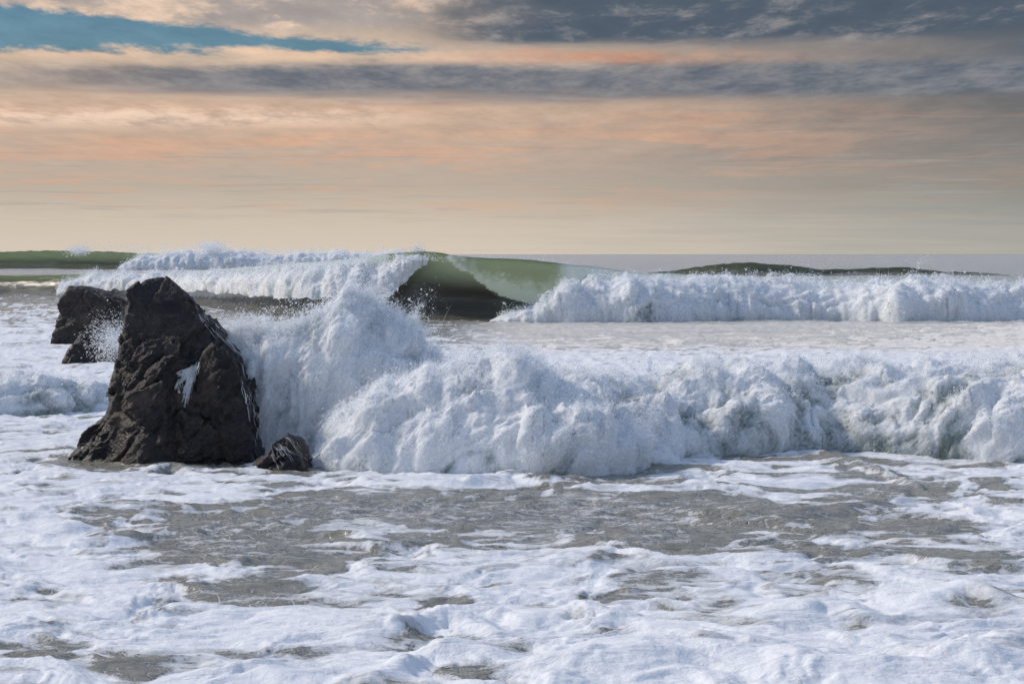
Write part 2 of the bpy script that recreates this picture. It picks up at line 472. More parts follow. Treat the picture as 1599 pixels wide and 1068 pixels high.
RIDGE = [  # wavelets in front: polyline of photo pixels on the ground, height, width across (m)
    ([(1270, 712), (1360, 735), (1450, 765), (1510, 800)], .12, 1.0),
    ([(1060, 800), (1200, 812), (1330, 800), (1420, 775)], .10, .5),
    ([(560, 1000), (640, 985), (700, 975), (780, 1000)], .17, .35),
    ([(580, 1062), (680, 1035), (780, 1045)], .14, .30),
    ([(1180, 975), (1280, 960), (1400, 985)], .15, .45),
    ([(1420, 955), (1500, 945), (1599, 965)], .14, .35),
    ([(860, 880), (960, 862), (1040, 880)], .11, .35),
    ([(700, 768), (800, 752), (900, 768)], .13, .4),
    ([(200, 810), (330, 800), (460, 806)], .08, .5),
    ([(330, 850), (470, 838), (640, 852)], .05, .4),
    ([(860, 968), (900, 958), (950, 972)], .09, .2),
    ([(1000, 950), (1030, 943), (1060, 950)], .08, .18),
    ([(0, 845), (60, 838), (130, 850)], .08, .3),
    ([(140, 795), (180, 788), (215, 796)], .08, .22),
    ([(30, 735), (60, 728), (90, 736)], .10, .3),
    ([(200, 742), (270, 732), (330, 745)], .09, .3),
    ([(0, 1055), (60, 1058), (140, 1075)], .12, .4),
    ([(330, 1062), (380, 1052), (440, 1066)], .09, .3),
    ([(850, 1060), (1100, 1030), (1300, 1055), (1599, 1040)], .13, .6),
]
rowsY = np.concatenate([np.geomspace(2.5, 14.5, 40, endpoint=False),
                        H_CAM * F / np.linspace(H_CAM * F / 14.5, 60, 640, endpoint=False),
                        H_CAM * F / np.linspace(60, 6, 110, endpoint=False),
                        np.geomspace(H_CAM * F / 6, 40000, 26)])
colT = np.concatenate([np.linspace(-2.2, -.32, 60, endpoint=False), np.linspace(-.32, .32, 900), np.linspace(.32, 2.2, 61)[1:]])
Yg, Tg = np.meshgrid(rowsY, colT, indexing='ij')
Xg = Tg * Yg
# jitter-free fan; heights and foam are functions of the ground position only
def ground_px(x, y):
    return CX + x / y * F, HZ + H_CAM * F / y

def sea_fields(x, y):
    px, py = ground_px(x, y)
    near = st_(y, 60, 25)
    wx, wy = fbm2(x * .45, y * .45, 3), fbm2(x * .45 + 40, y * .45 + 11, 3)
    xw, yw = x + 1.1 * wx, y + 1.1 * wy
    z = .10 * fbm2(x * .10, y * .22, 3) + .35 * st_(y, 110, 300) * fbm2(x * .02, y * .06, 3)
    z += near * (.21 * (bil2(xw * .34, yw * .75 + 5, 3) - .2) + .10 * (bil2(xw * .9, yw * 1.8, 3, gain=.6) - .2) + .06 * fbm2(xw * 1.3, yw * 1.9, 3)) + .012 * fbm2(x * 6, y * 7, 3) * near
    zf = (1 - near)
    z += st_(y, 120, 200) * .40 * fbm2(x * .07, y * .05, 3)
    z += zf * st_(y, 400, 90) * (.22 * (bil2(xw * .35, yw * .25, 4) - .2) + .05 * fbm2(x * 2, y * 1.2, 2))
    rid = np.zeros_like(x)
    for pts, h, wd in RIDGE:
        pp = np.array([(at(a, b_, H_CAM * F / (b_ - HZ))[0], H_CAM * F / (b_ - HZ)) for a, b_ in pts])
        x0, x1 = pp[:, 0].min() - 1, pp[:, 0].max() + 1
        sel = (x > x0) & (x < x1) & (y > pp[:, 1].min() - 3) & (y < pp[:, 1].max() + 3)
        xs, ys = x[sel], y[sel]
        yc = np.interp(xs, pp[:, 0], pp[:, 1]) + .3 * pn2(xs * .8 + h * 99, xs * 0 + 3.3) + .1 * wx[sel]
        t = (ys - yc) / wd
        prof = np.where(t < 0, np.exp(-(t / .8) ** 2), np.exp(-(t / 1.4) ** 2))
        span = st_(xs, pp[0, 0] - .5, pp[0, 0] + .6) * st_(xs, pp[-1, 0] + .5, pp[-1, 0] - .6)
        rid[sel] += prof * span
        z[sel] += h * prof * span * (.85 + .4 * pn2(xs * 2.2, ys * 2.2 + h * 50))
    M = interp2(px, py, CXS, CYS, COV)
    for a, b_, rx, ry, s in PATCH:
        M = M - s * np.exp(-(((px - a) / rx) ** 2 + ((py - b_) / ry) ** 2) ** 1.5)
    M = M + .42 * np.clip(rid, 0, 1) * st_(y, 27, 22)
    n = .62 * fbm2(xw * .42 + 1.3 * wx, yw * .62 + 3.7 + 1.3 * wy, 4, gain=.55) + .55 * fbm2(x * .7 + 1.9 * wx + 5, y * 2.3 + 2.0 * wy, 5, gain=.6)
    cdf = .5 + .5 * np.tanh(n * 3.4)
    foam = cdf - (1 - np.clip(M, 0, 1))
    # thin filaments left on the open patches
    fil = 1 - np.abs(fbm2(xw * .5 + 9, yw * 1.1, 3)) * 22 - 1.2 * st_(fbm2(xw * .3 + 3, yw * .5, 2), .05, -.15)
    foam = np.maximum(foam, np.where(fil > 0, .10 * fil - .02, -1) * (M > .15))
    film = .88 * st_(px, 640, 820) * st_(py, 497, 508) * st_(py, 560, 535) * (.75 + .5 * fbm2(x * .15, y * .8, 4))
    z += near * .02 * st_(foam, -.05, .5)
    return z, foam, np.clip(film, 0, 1)

# water piled up behind the broken wave
def setup(x, y):
    px, py = ground_px(x, y)
    return .55 * st_(px, 600, 1000) * st_(y, 36, 39) * st_(y, 62, 42) * (1 + .5 * pn2(x * .3, y * .2))

Z, FO, FI = sea_fields(Xg, Yg)
Z = Z + setup(Xg, Yg) + st_(Yg, 34, 46) * st_(Yg, 90, 50) * .18 * bil2(Xg * .9, Yg * .7, 4)
sea = link('sea', grid_mesh('sea', np.stack([Xg, Yg, Z], -1), {'foam': FO, 'film': FI}), M_sea)
tag(sea, kind='structure')

# ------------------------------------------------------------------ spray: points and strands
def points_group():
    ng = bpy.data.node_groups.new('droplets', 'GeometryNodeTree')
    ng.interface.new_socket('Geometry', in_out='INPUT', socket_type='NodeSocketGeometry')
    ng.interface.new_socket('Geometry', in_out='OUTPUT', socket_type='NodeSocketGeometry')
    gi = ng.nodes.new('NodeGroupInput'); go = ng.nodes.new('NodeGroupOutput')
    mp = ng.nodes.new('GeometryNodeMeshToPoints'); na = ng.nodes.new('GeometryNodeInputNamedAttribute')
    na.data_type = 'FLOAT'; na.inputs['Name'].default_value = 'radius'
    sm = ng.nodes.new('GeometryNodeSetMaterial'); sm.inputs['Material'].default_value = M_spray
    ng.links.new(gi.outputs[0], mp.inputs['Mesh']); ng.links.new(na.outputs['Attribute'], mp.inputs['Radius'])
    ng.links.new(mp.outputs[0], sm.inputs[0]); ng.links.new(sm.outputs[0], go.inputs[0])
    return ng
NG = points_group()

def droplets(name, P, rad, parent):
    me = bpy.data.meshes.new(name)
    me.vertices.add(len(P)); me.vertices.foreach_set('co', np.ascontiguousarray(P, np.float32).ravel())
    a = me.attributes.new('radius', 'FLOAT', 'POINT'); a.data.foreach_set('value', np.ascontiguousarray(rad, np.float32))
    o = link(name, me, M_spray, parent)
    md = o.modifiers.new('droplets', 'NODES'); md.node_group = NG
    return tag(o, kind='stuff')

def strands(name, P, rad, parent):
    """P (n, k, 3) polylines, rad (n, k)"""
    n, k = P.shape[:2]
    cu_ = bpy.data.hair_curves.new(name)
    cu_.add_curves([k] * n)
    cu_.attributes['position'].data.foreach_set('vector', np.ascontiguousarray(P, np.float32).ravel())
    a = cu_.attributes.get('radius') or cu_.attributes.new('radius', 'FLOAT', 'POINT')
    a.data.foreach_set('value', np.ascontiguousarray(rad, np.float32).ravel())
    o = link(name, cu_, M_spray, parent)
    return tag(o, kind='stuff')

# ------------------------------------------------------------------ whitewater sheets
def whitewater(name, ctrl, step, parent, mat=None, amp=.22, size=.7, flow=(0, 0, 1), stretch=2.2, back=2.0, seed=0., thin0=.2,
               n_drop=60000, n_strand=15000, rad=.007, sl=.13, reach=.14, crest_spray=1.0, up=.4, power=.85, rag=0.0, jets=0, jet=.35, bigk=1.2, veil=4):
    """ctrl rows: (px, toe distance, crest height, front depth) along the crest"""
    c = np.array([list(r_) + [0.] * (5 - len(r_)) for r_ in ctrl], float)
    xs_c = (c[:, 0] - CX) / F * (c[:, 1] + c[:, 3] * .5)
    L = xs_c[-1] - xs_c[0]; nu = int(L / step); hmax = c[:, 2].max()
    nv = int((hmax * 1.5 + c[:, 3].max() * .5 + back * .6) / step)
    u = np.linspace(xs_c[0], xs_c[-1], nu)
    Ht = np.interp(u, xs_c, c[:, 2]); Y0 = np.interp(u, xs_c, c[:, 1]); D = np.interp(u, xs_c, c[:, 3]); Z0 = np.interp(u, xs_c, c[:, 4])
    jag = st_(c[:, 2].max(), .5, 1.0) * (.28 * fbm2(u * .8 + seed, u * 0 + 1.7, 3) + .10 * fbm2(u * 3.4, u * 0 + seed, 3)) * min(3., size)
    k = np.ones(max(3, int(.06 * L / (xs_c[-1] - xs_c[0]) / step) | 1)); k /= k.sum(); pad = len(k) // 2
    sm = lambda a: np.convolve(np.pad(a, pad, mode='edge'), k, mode='valid')
    Ht, Y0, D = sm(Ht), sm(Y0) + jag, sm(D)
    Ht = Ht * (1 + rag * fbm2(u / size * 1.3 + seed, u * 0 + seed, 4))
    v = np.linspace(0, 1, nv)
    Z0 = Z0 + (Z0 > .1) * (.35 * fbm2(u * .35 + seed, u * 0 + 2, 2) + .22 * fbm2(u * 1.6 + seed, u * 0 + 7, 3))
    vf = .66
    ph = np.clip(v / vf, 0, 1) * np.pi / 2; wb = np.clip((v - vf) / (1 - vf), 0, 1)
    yy = (1 - np.cos(ph))[None] * D[:, None] + wb[None] * back + Y0[:, None]
    zz = (np.sin(ph) ** power * (1 - wb ** 1.6))[None] * (Ht - Z0)[:, None] + Z0[:, None] - .35 * (wb[None] ** 2) - .12 * (1 - st_(v, 0, .1))[None]
    Pb = np.stack([np.broadcast_to(u[:, None], yy.shape), yy, zz], -1)
    du = np.gradient(Pb, axis=0); dv = np.gradient(Pb, axis=1)
    N = np.cross(du, dv); N /= np.linalg.norm(N, axis=-1, keepdims=True) + 1e-9
    fl = np.array(flow, float); fl /= np.linalg.norm(fl)
    along = Pb @ fl
    q = Pb - fl * along[..., None] * (1 - 1 / stretch)
    wq = np.stack([fbm3(q / size * .8 + seed, 3), fbm3(q / size * .8 + seed + 31, 3), fbm3(q / size * .8 + seed + 77, 3)], -1)
    q = q + wq * size * .55
    d1 = bil3(q / size + seed, 2, gain=.5)
    d2 = bil3(q / size * 3.3 + seed + 9, 3, gain=.6)
    d3 = bil3(q / size * 11 + seed + 19, 2, gain=.6)
    big = fbm3(Pb / (size * 2.6) + seed + 3, 2)
    env = (st_(Ht, .02, .6)[:, None]) * (.35 + .65 * st_(v, 0, .25))[None] * (1 - .5 * wb)[None]
    disp = amp * ((d1 - .2) * 1.5 + (d2 - .22) * .42 + (d3 - .22) * .10 + big * bigk) * env
    P = Pb + N * disp[..., None]
    thin = np.clip(thin0 + .9 * (.22 - d1) + .55 * fbm3(Pb / (size * 1.4) + seed + 50, 3) + .25 * (1 - st_(v, 0, .14))[None], 0, 1)
    o = link(name, grid_mesh(name, P, {'thin': thin}), mat or M_white, parent)
    # mist sheets standing just off the surface
    sel = np.arange(0, int(nv * .88), 2); us = np.arange(0, nu, 2)
    Vs, Qs, Ls, Es, off = [], [], [], [], 0
    soft = amp * ((d1 - .2) * 1.5 + big * bigk) * env
    for L_ in range(veil):
        lift = reach * (.35 + .75 * L_) * (.4 + 1.3 * st_(fbm3(q / size * 1.1 + seed + 60 + 3 * L_, 3), -.3, .4)) * (.5 + .8 * st_(v, .1, .6))[None]
        rise = fl * (reach * (.3 + .8 * L_) * crest_spray)
        Pv = (Pb + N * ((disp * .6 + soft * .4) + lift)[..., None] + rise * (st_(v, .3, .62) * (1 - .6 * wb))[None, :, None])[us][:, sel]
        idx = np.arange(Pv.shape[0] * Pv.shape[1]).reshape(Pv.shape[:2]) + off; off += idx.size
        Vs.append(Pv.reshape(-1, 3)); Qs.append(np.stack([idx[:-1, :-1], idx[:-1, 1:], idx[1:, 1:], idx[1:, :-1]], -1).reshape(-1, 4))
        Ls.append(np.full(idx.size, L_ + .0))
        Es.append((st_(Ht, .1, .5)[us][:, None] * (st_(v, .0, .05) * (1 - st_(v, .72, .87)))[sel][None]).ravel())
    if veil:
        link('spray_veil', poly_mesh('spray_veil', np.concatenate(Vs), np.concatenate(Qs), {'layer': np.concatenate(Ls), 'edge': np.concatenate(Es)}), make_veil(flow, size), parent)
    # spray leaving the surface
    g = np.random.RandomState(int(seed * 10) + 5)
    def sample(n, pw):
        wgt = (st_(Ht, .05, .5)[:, None] * np.ones((1, nv)) * (.5 + pw * st_(v, .3, .62)[None]) * (1 - st_(wb, .35, 1))[None])
        clump = st_(fbm3(Pb / (size * .8) + seed + 20, 3), -.25, .5) ** 1.5 + .08
        wgt = (wgt * clump * np.maximum(disp / amp + .5, .1)).ravel()
        cdf = np.cumsum(wgt); cdf /= cdf[-1]
        i = np.searchsorted(cdf, g.rand(n))
        return P.reshape(-1, 3)[i] + g.normal(size=(n, 3)) * step * .6, N.reshape(-1, 3)[i], np.broadcast_to(v[None], yy.shape).ravel()[i]
    if jets:
        w_ = st_(Ht, .3, 1.0) * (.3 + st_(fbm2(u / size * .7 + seed, u * 0 + 4, 2), -.2, .4)); w_ = np.cumsum(w_); w_ /= w_[-1]
        iu = np.searchsorted(w_, g.rand(jets)); iv = np.clip((nv * g.normal(.60, .06, jets)).astype(int), 0, nv - 1)
        pj = P[iu, iv]; nj = 70
        fan = np.stack([pn2(pj[:, 0] / size * 1.2 + seed, pj[:, 1]), 0 * pj[:, 0], 0 * pj[:, 0]], -1)
        dj = fl + fan * .8 + N[iu, iv] * .3 + g.normal(size=(jets, 3)) * .22 + np.array([0, 0, .5]); dj /= np.linalg.norm(dj, axis=1)[:, None]
        lj = jet * g.lognormal(-.45, .55, jets)
        tj = np.sort(g.rand(jets, nj) ** .8, 1)
        pp = pj[:, None] + dj[:, None] * (tj * lj[:, None])[..., None] + g.normal(size=(jets, nj, 3)) * ((.13 * (1 - tj) + .05) * lj[:, None])[..., None]
        pp[..., 2] -= tj ** 2 * lj[:, None] * .25
        droplets('spray_jet', pp.reshape(-1, 3), (rad * .95 * g.lognormal(-.1, .5, (jets, nj)) * (1.1 - .6 * tj) * g.lognormal(-.15, .5, (jets, 1))).ravel(), parent)
    if n_drop:
        p0, nn, vv = sample(n_drop, 1.5)
        t = np.minimum(g.exponential(reach, n_drop), reach * g.uniform(1.2, 4.0, n_drop))
        cr = st_(vv, .45, .65) * crest_spray
        dr = nn * .8 + fl * (.4 + up * cr)[:, None] + g.normal(size=(n_drop, 3)) * .35
        p1 = p0 + dr * t[:, None]
        droplets('spray', p1, rad * .8 * g.lognormal(-.1, .5, n_drop), parent)
    if n_strand:
        p0, nn, vv = sample(n_strand, 1.0)
        cr = st_(vv, .45, .65) * crest_spray
        jit = np.stack([pn3(p0 / size + 3), pn3(p0 / size + 43), pn3(p0 / size + 83)], -1)
        dr = nn * .35 + fl * (.8 + up * cr)[:, None] + jit * 1.1 + g.normal(size=(n_strand, 3)) * .16
        dr /= np.linalg.norm(dr, axis=1)[:, None]
        ln = sl * g.lognormal(-.3, .5, n_strand) * (1 + .6 * cr)
        tt = np.linspace(-.25, 1, 5)
        pl = p0[:, None] + dr[:, None] * (tt[None, :, None] * ln[:, None, None])
        pl[..., 2] -= (tt ** 2)[None] * ln[:, None] * .22
        rr = rad * .55 * g.lognormal(-.1, .4, n_strand)[:, None] * np.array([.5, 1, .8, .5, .12])[None]
        strands('water_strand', pl, rr, parent)
    return o

# the broken wave rolling in on the right
t = thing('broken_wave', 'long bluish roller of tumbling whitewater crossing the middle distance on the right', 'wave')
whitewater('whitewater', [(700, 34.0, .55, 1.6), (800, 33.6, 1.15, 1.8), (900, 32.6, 1.25, 2.2), (1000, 33.2, 1.2, 2.6), (1100, 34.2, 1.22, 2.5), (1200, 34.6, 1.3, 2.5),
            (1290, 35.3, 1.2, 2.4), (1380, 34.6, 1.5, 2.4), (1480, 34.0, 1.4, 2.5), (1600, 33.4, 1.45, 2.5), (1750, 33.4, 1.6, 2.3), (2000, 33.6, 1.4, 2.2)],
           .022, t, amp=.42, size=.9, flow=(.35, -.5, .8), back=5.5, seed=1.3, thin0=.46, veil=3, n_drop=45000, n_strand=16000, rad=.0055, reach=.065, jets=260, jet=.22, crest_spray=.5)
# the burst in front of it
t = thing('wave_burst', 'rounded low burst of white water bulging forward in front of the high splash', 'splash')
whitewater('whitewater', [(490, 33.0, .2, 1.2), (530, 32.4, .75, 1.4), (580, 32.1, 1.2, 1.5), (650, 31.9, 1.5, 1.7), (720, 31.7, 1.62, 1.8), (790, 31.5, 1.68, 1.8),
            (850, 31.3, 1.5, 1.8), (910, 31.2, 1.15, 1.6), (960, 31.6, .8, 1.4), (1010, 32.3, .5, 1.2), (1060, 33.2, .15, 1.0)],
           .02, t, amp=.34, size=.75, flow=(.55, -.35, .8), back=2.0, seed=2.9, veil=3, thin0=.24, n_drop=35000, n_strand=12000, rad=.0055, reach=.07, jets=160, jet=.26, crest_spray=.9, rag=.15)
# the high splash against the rock
t = thing('splash', 'tall jagged white splash bursting up against the right side of the big rock', 'splash')
whitewater('whitewater', [(325, 35.9, 1.2, .8), (350, 35.6, 1.95, .8), (385, 35.15, 1.95, .9), (420, 34.9, 2.05, 1.0), (455, 34.7, 2.2, 1.1), (475, 34.7, 2.25, 1.1), (505, 34.7, 2.5, 1.2), (540, 34.7, 2.85, 1.2),
            (575, 34.8, 2.5, 1.3), (620, 34.9, 2.08, 1.4), (660, 35.1, 1.75, 1.5), (700, 35.3, 1.45, 1.5), (750, 35.5, 1.15, 1.5), (810, 35.8, .8, 1.4), (860, 36, .4, 1.2)],
           .022, t, amp=.36, size=.7, flow=(.45, -.1, 1), stretch=3.0, back=1.6, seed=4.4, thin0=.18, n_drop=50000, n_strand=16000, rad=.0055, reach=.09, sl=.16, jets=700, jet=.42, crest_spray=1.0, up=.7, power=.7, rag=.16)
# the roller left of the rock
t = thing('broken_wave', 'low short roller of whitewater at the left edge behind the big rock', 'wave')
whitewater('whitewater', [(-500, 42.5, .8, 1.6), (-200, 42.5, .8, 1.6), (0, 42.2, .78, 1.7), (80, 42.6, .68, 1.7), (150, 43.5, .5, 1.6), (220, 44.5, .4, 1.5), (330, 45, .4, 1.2)],
           .03, t, amp=.3, size=.8, flow=(.2, -.5, .8), back=4, seed=6.1, veil=2, thin0=.42, n_drop=12000, n_strand=4000, rad=.007, reach=.05, crest_spray=.5)

# ------------------------------------------------------------------ the green breaker and the waves behind
def wave_face(name, ctrl, step, parent, lip, foam_fn, back=14., seed=0., lo=.45):
    """ctrl rows: (px, toe distance, crest height, face depth); lip(px) = how far the crest is thrown forward"""
    c = np.array(ctrl, float)
    xs_c = (c[:, 0] - CX) / F * (c[:, 1] + c[:, 3])
    nu = int((xs_c[-1] - xs_c[0]) / step); u = np.linspace(xs_c[0], xs_c[-1], nu)
    k = np.ones(max(3, int(3.0 / step) | 1)); k /= k.sum(); pad = len(k) // 2
    sm = lambda a: np.convolve(np.pad(a, pad, mode='edge'), k, mode='valid')
    Ht, Y0, D = (sm(np.interp(u, xs_c, c[:, j])) for j in (2, 1, 3))
    px = CX + u / (Y0 + D) * F
    nv = 90; v = np.linspace(0, 1, nv); vf = .6
    a = np.clip(v / vf, 0, 1); wb = np.clip((v - vf) / (1 - vf), 0, 1)
    lp = lip(px)
    z = (a ** 2.1)[None] * (1 - wb ** 1.4 * .0)[None] * Ht[:, None]
    y = Y0[:, None] + (1 - (1 - a) ** 2.0)[None] * D[:, None] - (st_(a, .55, 1) * (1 - st_(wb, .0, .35)))[None] * lp[:, None]
    z = np.where(wb[None] > 0, Ht[:, None] * (1 - st_(wb, 0, 1))[None] - .4 * wb[None], z) + .08 * Ht[:, None] * np.exp(-((v - vf) / .06) ** 2)[None]
    y = y + wb[None] * back
    z -= .3 * (1 - st_(a, 0, .15))[None]
    Xb = np.broadcast_to(u[:, None], y.shape)
    z = z + (.06 * fbm2(Xb * .5 + seed, y * .5 + z, 3) + (step > .3) * (.40 * fbm2(Xb * .11 + seed, y * .09 + z * .4, 4) + .28 * fbm2(Xb * .45 + seed, y * .3 + z * .8, 3))) * st_(v, 0, .2)[None]
    y = y + .25 * fbm2(Xb * .3 + seed, z * .8 + 4, 3)
    pyv = HZ + (H_CAM - z) * F / y; pxv = CX + Xb / y * F
    thin = st_(z / Ht[:, None], lo, 1.0)
    if lo != .45: thin = thin * (1.0 if lo > -.3 else .5)
    foam = foam_fn(pxv, pyv, v[None], wb[None])
    if lo == .45: thin = np.maximum(thin, .85 * st_(pxv - np.interp(pyv, [405, 414, 438, 462, 478, 490, 500], [690, 704, 738, 775, 835, 900, 960]), 0, 12) * st_(pxv, 600, 700))
    o = link(name, grid_mesh(name, np.stack([Xb, y, z], -1), {'thin': thin, 'foam': foam}), M_face, parent)
    return o

t = thing('breaking_wave', 'curling breaker with green crest and dark hollow face between two stretches of whitewater', 'wave')
def ffoam(px, py, v, wb):
    edge = np.interp(py, [405, 414, 438, 462, 478, 490, 500], [690, 704, 738, 775, 835, 900, 960]) + 14 * fbm2(px * .04, py * .09, 3)
    d = px - edge                                       # > 0: under the thrown curtain, < 0: in the hollow
    f = np.where(d > 0, -.12 + .6 * st_(py, 418, 478) + .38 * np.exp(-(d / 12) ** 2) + .30 * np.exp(-(d / 60) ** 2) + .22 * fbm2(px * .06, py * .025, 4), -.7)
    f = -.7 + (f + .7) * st_(d, 0, 10)
    f = f + .9 * st_(px, 850, 915) * (d > 0)
    pw = px + 22 * fbm2(px * .045, py * .07 + 5, 4)
    f = np.maximum(f, st_(pw, 628, 596) * st_(px, 110, 230) * st_(py, 480, 450) * 1.2 - .5)
    f = f + .34 * st_(1 - np.abs(fbm2(px * .07 + py * .05, py * .018 + 3, 3)) * 9, .2, 1) * st_(py, 500, 430) * st_(fbm2(px * .02, py * .03, 2), -.1, .3)
    return f + .1 * (wb > .05) - .2 * (wb > .3)
FB = [(-600, 178, 1.4, 7), (0, 168, 1.55, 7), (150, 160, 1.7, 7), (260, 148, 1.9, 6), (350, 128, 2.35, 5), (450, 110, 2.75, 4.5), (540, 105, 2.95, 4.2), (610, 103.5, 3.25, 4.0), (655, 103, 3.5, 4.0),
      (720, 103, 3.12, 4.0), (800, 103, 3.05, 4.0), (900, 104, 2.75, 4.0), (1000, 105, 2.3, 4), (1300, 106, 2.0, 4), (1599, 106, 1.9, 4), (2200, 107, 1.8, 4)]
wave_face('wave_face', FB, .16, t, lambda px: np.interp(px, [500, 600, 660, 720, 800, 900, 960], [.4, .6, 1.0, 2.4, 2.8, 2.4, .6]), ffoam, seed=3)
whitewater('whitewater', [(765, 103.0, .05, 1), (800, 102.7, .45, 1), (850, 102.2, 1.0, 1.2), (890, 102.0, 1.7, 1.8), (930, 102.0, 2.1, 2.6), (1000, 101.8, 2.15, 3), (1100, 103.8, 2.0, 3), (1200, 105.6, 1.75, 3), (1300, 105.8, 1.7, 3), (1400, 102.8, 1.95, 3),
            (1500, 104, 1.8, 3), (1600, 106, 1.65, 3), (1800, 103, 2.2, 3), (2200, 103, 2.0, 3)],
           .07, t, amp=.6, bigk=.7, size=1.9, flow=(.2, -.4, 1), back=7, seed=8.2, veil=3, thin0=.14, n_drop=22000, n_strand=3000, sl=.3, rad=.018, reach=.13, up=.5, jets=300, jet=.7)
whitewater('whitewater', [(90, 164, .5, 1.5, .2), (130, 162, 1.6, 1.6, .6), (180, 158, 1.7, 1.6, .8), (260, 149, 1.72, 1.6, 1.0), (330, 131, 1.95, 1.6, 1.1), (400, 118, 2.25, 1.6, 1.15), (450, 111.5, 2.45, 1.6, 1.2), (530, 107.4, 2.65, 1.5, 1.25), (590, 106.2, 2.85, 1.4, 1.1), (612, 105.9, 2.95, 1.2, 1.4), (635, 106, 3.05, .9, 2.1), (652, 106.3, 3.1, .5, 2.8), (668, 106.4, 3.15, .3, 3.1)],
           .07, t, amp=.6, bigk=.7, size=1.8, flow=(.2, -.4, 1), back=6, seed=9.7, veil=3, rag=.06, thin0=.14, n_drop=16000, n_strand=2000, sl=.3, rad=.018, reach=.13, up=.5, jets=320, jet=.8)

t = thing('breaking_wave', 'distant green wave on the horizon at far left with a long white tail', 'wave')
wave_face('wave_face', [(-500, 455, 3.4, 12), (0, 452, 3.75, 12), (90, 450, 4.0, 12), (180, 450, 3.7, 12), (300, 450, 3.2, 12), (640, 450, 2.8, 12), (760, 455, .8, 12)],
          .5, t, lambda px: px * 0 + 1.0, lambda px, py, v, wb: st_(px, 190, 240) * 1.2 - .62 + .35 * fbm2(px * .03, py * .2, 3) + .3 * np.exp(-((v - .6) / .05) ** 2), back=40, seed=5, lo=-.1)
whitewater('whitewater', [(185, 447, .3, 4), (215, 446, 2.6, 6), (260, 445, 3.4, 6), (330, 445, 3.9, 6), (420, 445, 3.5, 6), (520, 445, 3.4, 6), (620, 446, 3.2, 6), (700, 448, 2.0, 5), (770, 452, .4, 4)],
           .28, t, amp=1.0, size=3.6, flow=(.2, -.4, 1), back=14, seed=3.9, veil=2, thin0=.1, n_drop=7000, n_strand=0, rad=.06, reach=.35, up=.8)
t = thing('swell', 'smooth dark green swell rising behind the whitewater on the right, below the horizon', 'wave')
wave_face('wave_face', [(1000, 325, .1, 10), (1060, 325, .8, 10), (1110, 322, 1.5, 10), (1170, 320, 1.85, 10), (1230, 322, 1.6, 10), (1290, 325, .8, 10), (1340, 328, .8, 10), (1400, 330, 1.3, 10), (1460, 330, .6, 10), (1560, 330, .1, 10)],
          .5, t, lambda px: px * 0 + .5, lambda px, py, v, wb: -.75 + .4 * fbm2(px * .03, py * .2, 3) + .4 * np.exp(-((v - .6) / .05) ** 2), back=30, seed=7, lo=-.5)

# ------------------------------------------------------------------ rocks
def facet(p, seed):
    """signed height of the random tilted plane of the nearest jittered lattice cell"""
    p = np.asarray(p, np.float32); i0 = np.floor(p).astype(np.int32)
    best = np.full(p.shape[:-1], 1e9, np.float32); out = np.zeros_like(best)
    for a in (-1, 0, 1):
        for b in (-1, 0, 1):
            for c in (-1, 0, 1):
                i = (i0 + np.array([a, b, c]))
                h = PERM[PERM[PERM[(i[..., 0] + seed * 37) & 255] + (i[..., 1] & 255)] + (i[..., 2] & 255)]
                r = p - (i + .5 + G3[h] * .45)
                d2 = (r * r).sum(-1)
                h2 = PERM[h + 91]
                val = (G3[h2] * r).sum(-1) * .9 + G3[h2, 0] * .55
                near = d2 < best
                best = np.where(near, d2, best); out = np.where(near, val, out)
    return out

def chunk(center, planes, nth=300, nph=220):
    nth, nph = int(nth * .75), int(nph * .75)
    """star-shaped block: planes (normal, point) around a centre, rounded and roughened"""
    th = np.linspace(0, 2 * np.pi, nth, endpoint=False); ph = np.linspace(.001, np.pi - .001, nph)
    d = np.stack([np.sin(ph)[:, None] * np.cos(th), np.sin(ph)[:, None] * np.sin(th), np.cos(ph)[:, None] * np.ones(nth)], -1)
    c = np.array(center, float)
    inv = 0
    for n, p in planes:
        n = np.array(n, float); n /= np.linalg.norm(n)
        dist = (np.array(p) - c) @ n
        inv = inv + np.maximum(d @ n / dist, 0) ** 80
    r = inv ** (-1 / 80)
    P = c + d * r[..., None]
    q = P * np.array([1, 1, 1.0])
    # fractured blocks: every cell of a random split gets a tilted facet of its own, cells drawn out along the dipping beds
    B = np.array([[.74, .15, .65], [-.15, .99, -.05], [-.65, -.06, .76]])
    qb = (q + .10 * np.stack([fbm3(q * 1.7, 3), fbm3(q * 1.7 + 31, 3), fbm3(q * 1.7 + 67, 3)], -1)) @ B.T
    rough = .06 * fbm3(q * 1.2 + 3, 3) + .028 * fbm3(q * 7, 4, gain=.6) - .03 * np.abs(pn3(q * 5.5 + 2))
    rough = rough - .085 - .06 * np.exp(-(pn3(qb * np.array([.7, 1, 1.6])) / .07) ** 2)
    for cell, amp_, sd in ((.85, .17, 6), (.28, .15, 4), (.11, .20, 3)):
        rough = rough + facet(qb / np.array([1.7, 1.0, .75]) / cell, sd) * amp_ * cell
    rough = (rough + .085) * (.3 + .7 * st_(P[..., 2], 3.25, 2.5)) - .085
    P = P + d * rough[..., None]
    idx = np.arange(nph * nth).reshape(nph, nth)
    q4 = np.stack([idx[:-1], idx[1:], np.roll(idx[1:], -1, 1), np.roll(idx[:-1], -1, 1)], -1).reshape(-1, 4)
    return P.reshape(-1, 3), q4

def rock(name, chunks, label, cat='rock', group=None):
    V, Q, off = [], [], 0
    for args in chunks:
        v, q = chunk(*args); V.append(v); Q.append(q + off); off += len(v)
    o = link(name, poly_mesh(name, np.concatenate(V), np.concatenate(Q)), M_rock)
    return tag(o, label, cat, group)

